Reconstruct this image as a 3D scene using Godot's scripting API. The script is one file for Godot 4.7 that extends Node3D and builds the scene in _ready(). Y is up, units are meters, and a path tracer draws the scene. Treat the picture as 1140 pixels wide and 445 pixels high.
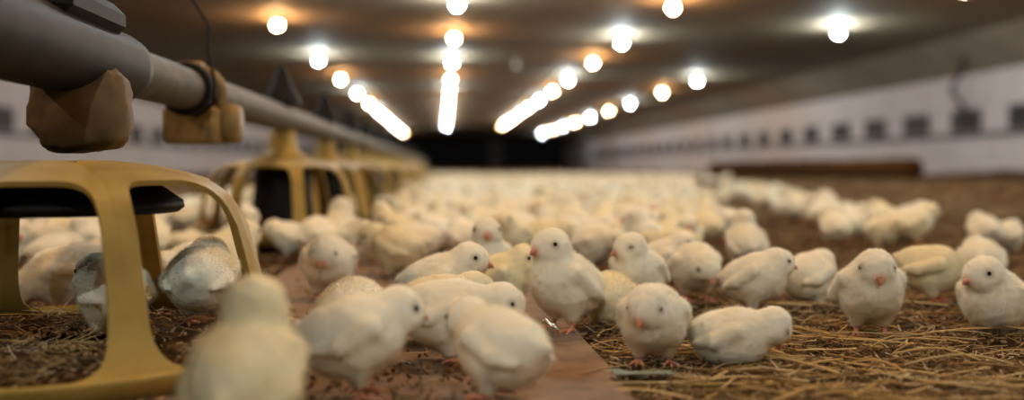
extends Node3D
# A broiler house full of chicks: feeder line at the left, straw bedding at the right, rows of bulbs under the ceiling.

const EYE_HEIGHT := 0.18
const PIPE_X := -0.36
const PIPE_Y := 0.29

var rng := RandomNumberGenerator.new()
var names := {}

class MeshMaker:
	var v := PackedVector3Array()
	var c := PackedColorArray()
	var idx := PackedInt32Array()
	var n := PackedVector3Array()          # only where normals are given
	func add(p: Vector3, col := Color.WHITE) -> int:
		v.append(p); c.append(col)
		return v.size() - 1
	func tri(a: int, b: int, d: int) -> void:      # counter-clockwise seen from outside
		idx.append(a); idx.append(d); idx.append(b)
	func quad(a: int, b: int, d: int, e: int) -> void:
		tri(a, b, d); tri(a, d, e)
	func face(p: Array, col := Color.WHITE) -> void:
		var k: Array = []
		for q in p: k.append(add(q, col))
		for i in range(1, k.size() - 1): tri(k[0], k[i], k[i + 1])
	func box(lo: Vector3, hi: Vector3, col := Color.WHITE) -> void:
		var a := Vector3(lo.x, lo.y, lo.z); var b := Vector3(hi.x, lo.y, lo.z); var d := Vector3(hi.x, hi.y, lo.z); var e := Vector3(lo.x, hi.y, lo.z)
		var f := Vector3(lo.x, lo.y, hi.z); var g := Vector3(hi.x, lo.y, hi.z); var h := Vector3(hi.x, hi.y, hi.z); var i := Vector3(lo.x, hi.y, hi.z)
		face([f, g, h, i], col); face([b, a, e, d], col); face([g, b, d, h], col); face([a, f, i, e], col); face([i, h, d, e], col); face([a, b, g, f], col)
	func bevel_box(lo: Vector3, hi: Vector3, r: float, col := Color.WHITE) -> void:
		# a box with chamfered edges: 24 corners
		var m := (lo + hi) / 2.0; var s := (hi - lo) / 2.0
		var k := {}
		for ax in 3:
			for sx in [-1, 1]:
				for sy in [-1, 1]:
					for sz in [-1, 1]:
						var q := Vector3(sx * (s.x - r), sy * (s.y - r), sz * (s.z - r))
						q[ax] = [sx, sy, sz][ax] * s[ax]
						k[[ax, sx, sy, sz]] = m + q
		for ax in 3:
			var u := (ax + 1) % 3; var w := (ax + 2) % 3
			for sg in [-1, 1]:
				var ring: Array = []
				for uv in [[-1, -1], [1, -1], [1, 1], [-1, 1]]:
					var key := [ax, 0, 0, 0]
					key[1 + ax] = sg; key[1 + u] = uv[0]; key[1 + w] = uv[1]
					ring.append(k[key])
				if sg < 0: ring.reverse()
				face(ring, col)
			for su in [-1, 1]:             # the chamfers along axis ax
				for sw in [-1, 1]:
					var p: Array = []
					for e in [[u, -1], [u, 1], [w, 1], [w, -1]]:
						var key := [e[0], 0, 0, 0]
						key[1 + ax] = e[1]; key[1 + u] = su; key[1 + w] = sw
						p.append(k[key])
					if su * sw < 0: p.reverse()
					p.reverse()
					face(p, col)
		for sx in [-1, 1]:
			for sy in [-1, 1]:
				for sz in [-1, 1]:
					var p := [k[[0, sx, sy, sz]], k[[1, sx, sy, sz]], k[[2, sx, sy, sz]]]
					if sx * sy * sz < 0: p.reverse()
					face(p, col)
	func tube(path: Array, radii: Array, sides := 8, col := Color.WHITE, squash := 1.0) -> void:
		var first := v.size()
		var up := Vector3.UP
		var t0: Vector3 = (path[1] - path[0]).normalized()
		if absf(t0.dot(up)) > 0.9: up = Vector3.RIGHT
		var side := t0.cross(up).normalized()
		for i in path.size():
			var t: Vector3 = (path[mini(i + 1, path.size() - 1)] - path[maxi(i - 1, 0)]).normalized()
			side = (side - t * side.dot(t)).normalized()
			var other := side.cross(t).normalized()      # side, other, t: right handed the other way round
			for j in sides:
				var a := TAU * j / sides
				add(path[i] + (side * cos(a) + other * (sin(a) * squash)) * float(radii[i]), col)
		for i in path.size() - 1:
			for j in sides:
				var j1 := (j + 1) % sides
				quad(first + i * sides + j1, first + i * sides + j, first + (i + 1) * sides + j, first + (i + 1) * sides + j1)
		var a0 := add(path[0], col); var b0 := add(path[-1], col)
		var last := first + (path.size() - 1) * sides
		for j in sides:
			var j1 := (j + 1) % sides
			tri(a0, first + j, first + j1); tri(b0, last + j1, last + j)
	func lathe(profile: Array, seg := 32, at := Vector3.ZERO, col := Color.WHITE) -> void:
		# profile: Vector2(radius, height) from bottom outside upwards, closed by the caller
		var first := v.size(); var m := profile.size()
		for j in seg:
			var a := TAU * j / seg
			for p in profile: add(at + Vector3(p.x * sin(a), p.y, p.x * cos(a)), col)
		for j in seg:
			var j1 := (j + 1) % seg
			for i in m - 1:
				quad(first + j * m + i, first + j1 * m + i, first + j1 * m + i + 1, first + j * m + i + 1)
	func normals() -> PackedVector3Array:
		var o := PackedVector3Array(); o.resize(v.size())
		for t in range(0, idx.size(), 3):
			var a := v[idx[t]]; var b := v[idx[t + 1]]; var d := v[idx[t + 2]]
			var f := (d - a).cross(b - a)
			o[idx[t]] += f; o[idx[t + 1]] += f; o[idx[t + 2]] += f
		for i in o.size(): o[i] = o[i].normalized() if o[i].length_squared() > 1e-30 else Vector3.UP
		return o
	func commit() -> ArrayMesh:
		var arr: Array = []; arr.resize(Mesh.ARRAY_MAX)
		arr[Mesh.ARRAY_VERTEX] = v; arr[Mesh.ARRAY_INDEX] = idx; arr[Mesh.ARRAY_COLOR] = c
		arr[Mesh.ARRAY_NORMAL] = n if n.size() == v.size() else normals()
		var m := ArrayMesh.new()
		m.add_surface_from_arrays(Mesh.PRIMITIVE_TRIANGLES, arr)
		return m

# ------------------------------------------------------------------ naming
func numbered(called: String) -> String:
	var k: int = names.get(called, -1) + 1
	names[called] = k
	return called if k == 0 else "%s_%03d" % [called, k]
func thing(called: String, label: String, category: String, at := Vector3.ZERO, turn := 0.0, group := "") -> Node3D:
	var o := Node3D.new(); o.name = numbered(called); add_child(o)
	o.position = at; o.rotation.y = turn
	tag(o, label, category, group)
	return o
func tag(o: Node, label: String, category: String, group := "") -> void:
	o.set_meta("label", label); o.set_meta("category", category)
	if group != "": o.set_meta("group", group)
func part(called: String, mesh: Mesh, m: Material, parent: Node, at := Vector3.ZERO) -> MeshInstance3D:
	var o := MeshInstance3D.new(); o.name = called; o.mesh = mesh; o.material_override = m
	o.cast_shadow = GeometryInstance3D.SHADOW_CASTING_SETTING_ON
	parent.add_child(o, true); o.position = at
	return o
func struct(called: String, mesh: Mesh, m: Material, label: String, category: String) -> MeshInstance3D:
	var o := part(called, mesh, m, self)
	o.name = called
	o.set_meta("kind", "structure"); tag(o, label, category)
	return o

# ------------------------------------------------------------------ materials
func mat(col: Color, rough := 0.8, spec := 0.3) -> StandardMaterial3D:
	var m := StandardMaterial3D.new()
	m.albedo_color = col; m.roughness = rough; m.metallic_specular = spec
	return m
func painted(rough := 0.8) -> StandardMaterial3D:            # colour comes from the vertices
	var m := StandardMaterial3D.new()
	m.vertex_color_use_as_albedo = true; m.roughness = rough; m.metallic_specular = 0.25
	return m
func noise_tex(seed_: int, freq: float, ramp: Array, size := 512, octaves := 5, bump := false) -> NoiseTexture2D:
	var f := FastNoiseLite.new()
	f.seed = seed_; f.noise_type = FastNoiseLite.TYPE_SIMPLEX_SMOOTH; f.frequency = freq; f.fractal_octaves = octaves
	var t := NoiseTexture2D.new()
	t.width = size; t.height = size; t.seamless = true; t.noise = f
	if bump:
		t.as_normal_map = true; t.bump_strength = 6.0
	elif ramp.size() > 0:
		var g := Gradient.new(); g.offsets = PackedFloat32Array(); g.colors = PackedColorArray()
		var off := PackedFloat32Array(); var cols := PackedColorArray()
		for r in ramp: off.append(r[0]); cols.append(r[1])
		g.offsets = off; g.colors = cols
		t.color_ramp = g
	return t
func textured(m: StandardMaterial3D, t: Texture2D, scale: float) -> StandardMaterial3D:
	m.albedo_texture = t; m.uv1_triplanar = true; m.uv1_world_triplanar = true
	m.uv1_scale = Vector3.ONE * scale
	return m

# ------------------------------------------------------------------ chicks
# A chick faces +z, its feet stand at the origin. Torso, neck, head, wings and thighs are one smooth field; shanks and toes grow out of it.
var body_noise := FastNoiseLite.new()
var cap_a: PackedVector3Array; var cap_ba: PackedVector3Array; var cap_r: PackedFloat32Array; var cap_dr: PackedFloat32Array; var cap_k: PackedFloat32Array; var cap_inv: PackedFloat32Array
func capsule(a: Vector3, ra: float, b: Vector3, rb: float, k: float) -> void:
	cap_a.append(a); cap_ba.append(b - a); cap_r.append(ra); cap_dr.append(rb - ra); cap_k.append(k)
	cap_inv.append(1.0 / maxf((b - a).length_squared(), 1e-9))
func field(p: Vector3) -> float:
	var d := 1.0
	for i in cap_a.size():
		var pa := p - cap_a[i]
		var h := clampf(pa.dot(cap_ba[i]) * cap_inv[i], 0.0, 1.0)
		var e := (pa - cap_ba[i] * h).length() - cap_r[i] - cap_dr[i] * h
		var k := cap_k[i]
		var g := k - absf(d - e)
		d = minf(d, e)
		if g > 0.0: d -= g * g * 0.25 / k
	return d

func surface_nets(mk: MeshMaker, lo: Vector3, hi: Vector3, cell: float) -> void:
	var nx := int(ceil((hi.x - lo.x) / cell)) + 1; var ny := int(ceil((hi.y - lo.y) / cell)) + 1; var nz := int(ceil((hi.z - lo.z) / cell)) + 1
	var f := PackedFloat32Array(); f.resize(nx * ny * nz)
	var B := 5
	for bz in range(0, nz, B):
		for by in range(0, ny, B):
			for bx in range(0, nx, B):
				var half := (B - 1) * 0.5
				var mid := field(lo + Vector3(bx + half, by + half, bz + half) * cell)
				var far := absf(mid) > cell * B * 1.1 + 0.004
				for z in range(bz, mini(bz + B, nz)):
					for y in range(by, mini(by + B, ny)):
						var row := (z * ny + y) * nx
						for x in range(bx, mini(bx + B, nx)):
							f[row + x] = mid if far else field(lo + Vector3(x, y, z) * cell)
	var vid := PackedInt32Array(); vid.resize(nx * ny * nz); vid.fill(-1)
	var sy := nx; var sz := nx * ny
	var corner := [0, 1, sy, sy + 1, sz, sz + 1, sz + sy, sz + sy + 1]
	var edges := [[0, 1], [0, 2], [0, 4], [1, 3], [1, 5], [2, 3], [2, 6], [3, 7], [4, 5], [4, 6], [5, 7], [6, 7]]
	for z in nz - 1:
		for y in ny - 1:
			for x in nx - 1:
				var o := z * sz + y * sy + x
				var inside := 0
				for q in 8:
					if f[o + corner[q]] < 0.0: inside += 1
				if inside == 0 or inside == 8: continue
				var s := Vector3.ZERO; var cnt := 0
				for e in edges:
					var fa := f[o + corner[e[0]]]; var fb := f[o + corner[e[1]]]
					if (fa < 0.0) == (fb < 0.0): continue
					var t := fa / (fa - fb)
					var pa := Vector3(e[0] & 1, (e[0] >> 1) & 1, e[0] >> 2); var pb := Vector3(e[1] & 1, (e[1] >> 1) & 1, e[1] >> 2)
					s += pa.lerp(pb, t); cnt += 1
				vid[o] = mk.add(lo + (Vector3(x, y, z) + s / cnt) * cell)
	for z in range(1, nz - 1):
		for y in range(1, ny - 1):
			for x in range(1, nx - 1):
				var o := z * sz + y * sy + x
				var a := f[o] < 0.0
				if a != (f[o + 1] < 0.0):
					net_quad(mk, a, vid[o - sy - sz], vid[o - sz], vid[o], vid[o - sy])
				if a != (f[o + sy] < 0.0):
					net_quad(mk, a, vid[o - 1 - sz], vid[o - 1], vid[o], vid[o - sz])
				if a != (f[o + sz] < 0.0):
					net_quad(mk, a, vid[o - 1 - sy], vid[o - sy], vid[o], vid[o - 1])
func net_quad(mk: MeshMaker, out_plus: bool, a: int, b: int, d: int, e: int) -> void:
	if a < 0 or b < 0 or d < 0 or e < 0: return
	if out_plus: mk.quad(a, b, d, e)
	else: mk.quad(a, e, d, b)

const SKIN := Color(0.62, 0.27, 0.17)
func make_chick(p: Dictionary, cell: float, seed_: int, tuft: int) -> Dictionary:
	cap_a = PackedVector3Array(); cap_ba = PackedVector3Array(); cap_r = PackedFloat32Array(); cap_dr = PackedFloat32Array(); cap_k = PackedFloat32Array(); cap_inv = PackedFloat32Array()
	var bh: float = p.get("bh", 0.0545); var bp: float = p.get("bp", 0.0)
	var turn := Basis(Vector3.RIGHT, -bp)                 # positive: breast up
	var mid := Vector3(0, bh, 0)
	var at := func(x: float, y: float, z: float) -> Vector3: return mid + turn * Vector3(x, y, z)
	var head: Vector3 = p.head
	var hb := Basis(Vector3.UP, p.get("hy", 0.0)) * Basis(Vector3.RIGHT, -p.get("hp", 0.0))
	var fwd := hb * Vector3.BACK; var hup := hb * Vector3.UP; var hside := hb * Vector3.RIGHT
	capsule(at.call(-0.003, 0.0, -0.004), 0.0292, at.call(0.003, 0.0, -0.004), 0.0292, 0.01)
	capsule(at.call(0, 0.001, -0.024), 0.0250, at.call(0, 0.001, 0.016), 0.0278, 0.02)
	capsule(at.call(0, 0.003, -0.030), 0.018, at.call(0, 0.008, -0.053), 0.005, 0.014)
	capsule(at.call(0, -0.012, -0.016), 0.0205, at.call(0, -0.011, 0.008), 0.0208, 0.014)
	capsule(at.call(0, 0.010, 0.011), 0.0235, (at.call(0, 0.010, 0.011) as Vector3).lerp(head, 0.6), 0.0170, 0.014)
	capsule((at.call(0, 0.010, 0.011) as Vector3).lerp(head, 0.5), 0.0170, head - fwd * 0.002, 0.0165, 0.008)
	capsule(head - fwd * 0.003 + hup * 0.0015, 0.0200, head + fwd * 0.003 + hup * 0.001, 0.0188, 0.007)
	capsule(head + fwd * 0.004 - hup * 0.003, 0.0145, head + fwd * 0.0135 - hup * 0.0035, 0.0075, 0.008)
	for s in [-1.0, 1.0]:
		capsule(head + fwd * 0.004 - hup * 0.006 + hside * (s * 0.008), 0.0115, head + fwd * 0.002 - hup * 0.004 + hside * (s * 0.009), 0.0105, 0.006)
		var wo: float = p.get("wing", 0.0)
		capsule(at.call(s * (0.0275 + wo * 0.3), 0.010, 0.010), 0.0112, at.call(s * (0.0305 + wo), -0.002, -0.018), 0.0085, 0.004)
		capsule(at.call(s * (0.0305 + wo), -0.002, -0.018), 0.0085, at.call(s * (0.0250 + wo), -0.006, -0.040), 0.0035, 0.004)
		if p.get("legs", true):
			capsule(at.call(s * 0.016, -0.016, 0.0), 0.0155, Vector3(s * 0.0155, bh - 0.036, 0.002), 0.0075, 0.010)
	var lo := Vector3(1, 1, 1); var hi := -lo
	for i in cap_a.size():
		var r: float = maxf(cap_r[i], cap_r[i] + cap_dr[i]) + 0.009
		for q in [cap_a[i], cap_a[i] + cap_ba[i]]:
			lo = lo.min(q - Vector3.ONE * r); hi = hi.max(q + Vector3.ONE * r)
	var mk := MeshMaker.new()
	surface_nets(mk, lo, hi, cell)
	# down lies in soft clumps
	var nn := mk.normals()
	var off := Vector3(seed_ * 7.3, seed_ * 3.1, 0)
	for i in mk.v.size():
		var q := mk.v[i]
		var face_near: float = clampf((q - head - fwd * 0.012).length() / 0.02, 0.0, 1.0)
		mk.v[i] = q + nn[i] * (body_noise.get_noise_3dv(q * 950.0 + off) * 0.0008 + body_noise.get_noise_3dv(q * 330.0 + off) * 0.0009) * face_near
	if not p.get("legs", true):
		for i in mk.v.size(): mk.v[i].y = maxf(mk.v[i].y, 0.001)
	# colours: off-white down with yellow patches, grey skin round the eye
	var eyes: Array = []
	for s in [-1.0, 1.0]:
		var want: Vector3 = head + fwd * 0.0075 + hup * 0.0042 + hside * (s * 0.03)
		var dir: Vector3 = -hside * s
		var t := 0.0
		for k in 40:
			var dd := field(want + dir * t)
			if dd < 0.0002: break
			t += maxf(dd * 0.8, 0.0002)
		eyes.append(want + dir * t)
	var lores := cell > 0.0035
	for i in mk.v.size():
		var q := mk.v[i]
		var w := body_noise.get_noise_3dv(q * 260.0 + off * 2.0) * 0.5 + body_noise.get_noise_3dv(q * 700.0 - off) * 0.25
		var yellow := clampf(w * 1.5 + 0.08, 0.0, 0.75)
		var neck := clampf(1.0 - (q - at.call(0, 0.034, 0.004)).length() / 0.026, 0.0, 1.0)
		yellow = clampf(yellow + neck * (0.2 + w * 0.8), 0.0, 0.8)
		var col := Color(0.92, 0.90, 0.79).lerp(Color(0.86, 0.77, 0.48), yellow * 0.5)
		for e in eyes:
			var de: float = (q - e).length() + w * 0.003
			col = col.lerp(Color(0.30, 0.26, 0.21), clampf(1.15 - de / 0.0075, 0.0, 1.0) * 0.85)
		var db: float = (q - head - fwd * 0.021 + hup * 0.004).length()
		col = col.lerp(Color(0.70, 0.40, 0.28), clampf(1.35 - db / 0.0075, 0.0, 1.0))
		mk.c[i] = col
	var down := MeshMaker.new()
	nn = mk.normals()
	var r2 := RandomNumberGenerator.new(); r2.seed = seed_ + 77
	var count := mk.v.size()
	if tuft > 0:
		for i in count:
			var q := mk.v[i]; var nrm := nn[i]
			var near_face: float = minf((q - head - fwd * 0.014).length(), minf((q - eyes[0]).length(), (q - eyes[1]).length()) + 0.004)
			if near_face < 0.0105: continue
			var on_head: bool = (q - head).length() < 0.024
			var flow: Vector3 = -(fwd if on_head else turn * Vector3.BACK) + Vector3(0, -0.5, 0)
			flow = flow - nrm * flow.dot(nrm)
			for k in tuft:
				var jit := Vector3(r2.randf_range(-1, 1), r2.randf_range(-1, 1), r2.randf_range(-1, 1)) 
				var base := q + (jit - nrm * jit.dot(nrm)) * cell * 0.8 - nrm * 0.0006
				var dir := (nrm * r2.randf_range(0.45, 1.2) + flow * 0.45 + jit * 0.35).normalized()
				var ln := r2.randf_range(0.0026, 0.0056) * (0.7 if on_head else 1.0)
				var across := dir.cross(nrm + jit * 0.5).normalized() * r2.randf_range(0.00012, 0.00026)
				var col := mk.c[i].lerp(Color(0.98, 0.97, 0.92), 0.55)
				var a := down.add(base - across, col); var b := down.add(base + across, col); var t := down.add(base + dir * ln, col)
				var sn := (nrm + jit * 0.25).normalized()
				down.n.append(sn); down.n.append(sn); down.n.append(sn)
				if (dir.cross(across)).dot(nrm) > 0.0: down.tri(a, t, b)
				else: down.tri(a, b, t)
	# shanks and toes, rooted inside the thighs
	if p.get("legs", true):
		for s in [-1.0, 1.0]:
			var hip := Vector3(s * 0.0155, maxf(bh - 0.034, 0.008), 0.001)
			var foot := Vector3(s * 0.0165, 0.0035, 0.004 + s * p.get("step", 0.0))
			mk.tube([hip, hip.lerp(foot, 0.5) + Vector3(0, 0, -0.0025), foot], [0.0034, 0.0023, 0.0027], 6 if lores else 8, SKIN)
			for t in [[-0.45, 0.019], [0.02, 0.023], [0.5, 0.019], [PI + 0.2, 0.010]]:
				var a: float = t[0] + s * 0.12
				var d := Vector3(sin(a), 0, cos(a))
				mk.tube([foot, foot + d * t[1] * 0.5 + Vector3(0, 0.0004, 0), foot + d * t[1] + Vector3(0, -0.0022, 0)], [0.0023, 0.0018, 0.0008], 5 if lores else 6, SKIN)
	# beak: a hooked upper half over a shorter lower half
	var bk := MeshMaker.new()
	var root := head + fwd * 0.0165 - hup * 0.004
	bk.tube([root, root + fwd * 0.0055 + hup * 0.0006, root + fwd * 0.0100 - hup * 0.0010, root + fwd * 0.0122 - hup * 0.0036], [0.0054, 0.0047, 0.0028, 0.0007], 8, Color.WHITE, 0.8)
	bk.tube([root - hup * 0.0024, root + fwd * 0.0045 - hup * 0.0032, root + fwd * 0.0090 - hup * 0.0040], [0.0044, 0.0035, 0.0008], 8, Color.WHITE, 0.55)
	var out := {"body": mk.commit(), "beak": bk.commit(), "eyes": [], "closed": p.get("closed", false), "length": hi.z - lo.z}
	if tuft > 0: out["down"] = down.commit()
	for k in 2:
		var em := MeshMaker.new()
		var s: float = [-1.0, 1.0][k]
		var ec: Vector3 = eyes[k]
		if p.get("closed", false):
			# a shut lid: a short dark curve along the face
			em.tube([ec - fwd * 0.0034 + hup * 0.0006 + hside * s * 0.0004, ec - hup * 0.0009 + hside * s * 0.0004, ec + fwd * 0.0032 + hup * 0.0002 - hside * s * 0.0006], [0.0004, 0.0008, 0.0004], 6)
		else:
			var prof: Array = []
			for a in 7: prof.append(Vector2(maxf(sin(PI * a / 6.0), 0.001) * 0.0027, -cos(PI * a / 6.0) * 0.0027))
			em.lathe(prof, 10, ec - hside * s * 0.0010)
		out.eyes.append(em.commit())
	return out

var M := {}
func chick_node(d: Dictionary, fine: bool, tint: int) -> Node3D:
	var o := Node3D.new(); o.name = numbered("chick"); add_child(o)
	part("body", d.body, M["down"][tint], o)
	part("beak", d.beak, M.beak, o)
	for e in d.eyes: part("eye", e, M.lid if d.closed else M.eye, o)
	if fine and d.has("down"):
		var dn := part("down", d.down, M["fuzz"][tint], o)
		dn.set_meta("kind", "stuff")
	return o

const POSES := {
	"tall": {"bp": 0.30, "head": Vector3(0, 0.0960, 0.0200), "hp": 0.0},
	"normal": {"bp": 0.12, "head": Vector3(0, 0.0825, 0.0360), "hp": -0.1},
	"look": {"bp": 0.05, "head": Vector3(0.005, 0.0755, 0.0390), "hp": -0.15, "hy": 0.25},
	"low": {"bp": 0.0, "bh": 0.045, "head": Vector3(0.010, 0.0620, 0.0420), "hp": -0.2, "hy": 0.4},
	"reach": {"bp": -0.12, "bh": 0.050, "head": Vector3(0, 0.0600, 0.0570), "hp": -0.35},
	"turnl": {"bp": 0.22, "head": Vector3(-0.006, 0.0890, 0.0230), "hp": -0.05, "hy": -0.85, "closed": true},
	"turnr": {"bp": 0.18, "head": Vector3(0.009, 0.0770, 0.0300), "hp": -0.08, "hy": 0.75},
	"drowsy": {"bp": 0.22, "bh": 0.050, "head": Vector3(-0.007, 0.0660, 0.0330), "hp": -0.45, "hy": -0.4, "closed": true},
	"sleepy": {"bp": 0.35, "head": Vector3(-0.002, 0.0815, 0.0260), "hp": -0.30, "hy": -0.12, "wing": 0.004, "closed": true},
	"bow": {"bp": 0.05, "head": Vector3(0.002, 0.0570, 0.0490), "hp": -0.75, "hy": 0.1},
	"peck": {"bp": -0.42, "bh": 0.054, "head": Vector3(0, 0.0300, 0.0560), "hp": -0.95, "step": 0.006},
	"sit": {"bp": 0.22, "bh": 0.0375, "legs": false, "head": Vector3(-0.007, 0.0690, 0.0300), "hp": -0.1, "hy": -0.7},
	"squat": {"bp": 0.05, "bh": 0.0360, "legs": false, "head": Vector3(0.010, 0.0460, 0.0360), "hp": -0.5, "hy": 0.5},
	"curl": {"bp": 0.0, "bh": 0.0310, "legs": false, "head": Vector3(0.008, 0.0460, 0.0470), "hp": -1.1, "hy": 0.7, "closed": true},
	"preen": {"bp": -0.15, "bh": 0.050, "head": Vector3(0.030, 0.0480, 0.0300), "hp": -0.7, "hy": 1.5, "wing": 0.005},
	"back": {"bp": 0.06, "bh": 0.048, "head": Vector3(-0.006, 0.0680, 0.0460), "hp": -0.2, "hy": -0.3},
}
# x, z, heading in degrees (0 looks down the house towards +z), pose, size, label
const CHICKS := [
	[-0.119, -0.610, 172, "tall", 0.93, "nearest out-of-focus chick seen from behind in front of yellow feeder"],
	[-0.066, -0.760, 100, "look", 0.87, "blurred white chick facing right, close beside the feeder rim"],
	[-0.087, -0.960, 165, "squat", 0.95, "chick crouching behind the blurred right-facing chick by the feeder"],
	[0.043, -0.750, 225, "back", 0.83, "large white chick seen from behind at the bottom on kraft paper"],
	[0.005, -0.900, 85, "reach", 0.88, "chick stretching its head low toward the shiny metal nipple"],
	[-0.003, -1.000, 80, "low", 0.85, "yellow-backed chick half hidden behind the chick reaching for the nipple"],
	[-0.001, -1.100, 80, "normal", 0.90, "chick with dark eye patch facing right, left in the sharp huddle"],
	[0.059, -1.360, 0, "tall", 0.92, "alert chick looking straight at the camera with both eyes showing"],
	[0.066, -1.150, 75, "normal", 0.84, "yellowish chick facing right between the frontal chick and the left-looking chick"],
	[0.130, -1.060, -58, "tall", 0.95, "tall sharp chick with round eye looking left, standing on paper edge"],
	[0.188, -1.110, 160, "squat", 0.82, "crouched yellowish chick with its head hidden, right of the left-looking chick"],
	[0.238, -1.200, -25, "turnl", 0.90, "chick with half-closed eye turning its head left above the drowsy chick"],
	[0.190, -0.885, -12, "drowsy", 0.83, "drowsy chick with lowered head standing on straw at the paper corner"],
	[0.334, -1.300, 5, "bow", 0.86, "chick bowing its head toward the camera behind the drowsy one"],
	[0.318, -1.420, 80, "normal", 0.82, "chick with only its pink beak showing, pressed behind the bowing chick"],
	[0.403, -1.700, -95, "reach", 0.85, "yellow chick lying low and facing left behind the bowing chick"],
	[0.486, -2.050, -85, "normal", 0.90, "chick with raised head facing left behind the low yellow chick"],
	[0.521, -1.680, 178, "tall", 0.90, "upright chick seen from behind, standing above the right-facing chick"],
	[0.376, -1.170, 50, "turnr", 0.83, "sharp chick with dark eye and pink beak looking right on straw"],
	[0.471, -1.250, 120, "low", 0.84, "chick turned away just right of the right-looking chick"],
	[0.450, -1.020, -5, "sleepy", 0.90, "chick with closed eyes facing the camera, wings a little apart, on straw"],
	[0.644, -1.270, 60, "preen", 0.88, "yellowish preening chick between the two chicks at the right"],
	[0.592, -1.030, -38, "sit", 0.93, "resting chick at the right edge looking left with dark eye"],
	[0.795, -1.420, 150, "low", 0.88, "chick whose back shows just behind the resting chick at the right edge"],
	[1.100, -1.950, 170, "look", 0.88, "blurred chick standing alone on bare litter at far right"],
	[1.190, -2.020, 120, "low", 0.80, "small blurred chick beside the lone one at far right"],
	[0.263, -0.885, 62, "curl", 0.76, "sleeping chick curled up on the straw with its head tucked in"],
	[-0.155, -1.360, 10, "drowsy", 0.95, "round chick facing the camera right of the feeder arms"],
	[-0.201, -1.950, 175, "tall", 1.00, "upright chick seen from behind over the round chick by the feeder"],
	[-0.077, -1.620, -125, "low", 0.98, "yellow-necked chick turned away left on the brown paper"],
	[-0.083, -1.950, -80, "normal", 0.90, "chick facing left just behind the yellow-necked one"],
	[-0.317, -1.500, 140, "normal", 0.95, "white chick seen between two yellow feeder arms"],
	[-0.313, -1.300, -60, "bow", 0.90, "shaded chick lowering its head behind the near feeder"],
	[-0.242, -1.020, 175, "look", 0.92, "shaded chick seen from behind beside the thick feeder arm"],
	[-0.320, -0.990, -150, "low", 0.90, "dark shaded chick hidden by the thick feeder arm"],
	[-0.453, -1.360, 165, "look", 0.92, "plump chick in the shade under the feeder top"],
	[-0.452, -1.220, -82, "peck", 0.95, "chick pecking at the dark litter left of the feeder arm"],
	[-0.761, -1.950, -70, "low", 0.92, "pale chick at far left under the feeder top"],
	[-0.662, -1.750, 130, "squat", 0.90, "grey shaded chick crouching at far left"],
	[-0.701, -1.620, 60, "normal", 0.90, "chick cut by the left edge of the picture"],
	[0.034, -2.220, 190, "low", 0.90, "white round-backed chick behind the alert chick looking at the camera"],
	[0.193, -1.920, 75, "low", 0.95, "plump chick turned right behind the yellowish one in the huddle"],
	[0.264, -1.720, 40, "reach", 0.90, "chick leaning forward to the right behind the tall left-looking chick"],
	[0.778, -2.900, 170, "tall", 1.00, "blurred upright chick at the right end of the main flock"],
	[0.155, -2.350, 30, "bow", 0.90, "blurred chick with dark bowed face above the plump huddle chick"],
	[0.404, -2.250, -30, "low", 0.92, "blurred pale chick above the half-closed-eye chick"],
	[0.347, -2.600, 160, "look", 0.90, "blurred chick seen from behind in the middle of the flock"],
	[-0.097, -2.500, 20, "reach", 0.90, "blurred chick leaning forward left in the flock near the feeders"],
	[-0.032, -2.750, 100, "look", 0.90, "blurred chick standing near the feeders beside the leaning chick"],
]

func _ready() -> void:
	rng.seed = 20240611
	body_noise.noise_type = FastNoiseLite.TYPE_SIMPLEX_SMOOTH; body_noise.frequency = 0.1; body_noise.seed = 5; body_noise.fractal_octaves = 2
	# camera: a fast lens close to the floor, turned a little right of the house's axis
	var cam := Camera3D.new(); cam.name = "camera"
	add_child(cam)
	var yaw := deg_to_rad(-3.975); var pitch := deg_to_rad(-1.89)
	cam.transform = Transform3D(Basis(Vector3.UP, yaw) * Basis(Vector3.RIGHT, pitch), Vector3(0, EYE_HEIGHT, 0))
	var lens := CameraAttributesPhysical.new()
	lens.frustum_focal_length = 59.757; lens.frustum_focus_distance = 1.0
	lens.exposure_aperture = 3.75
	lens.frustum_near = 0.02; lens.frustum_far = 200.0
	cam.attributes = lens
	cam.current = true
	var we := WorldEnvironment.new(); we.name = "environment"
	var env := Environment.new()
	env.background_mode = Environment.BG_COLOR; env.background_color = Color(0.0, 0.0, 0.0)
	env.tonemap_mode = Environment.TONE_MAPPER_LINEAR; env.tonemap_exposure = EXPOSURE
	env.sdfgi_enabled = true; env.ssao_enabled = true; env.ssil_enabled = true
	we.environment = env
	add_child(we)
	materials()
	build_house()
	build_lamps()
	build_feeders()
	build_floor_cover()
	build_chicks()

const EXPOSURE := 1.68

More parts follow.
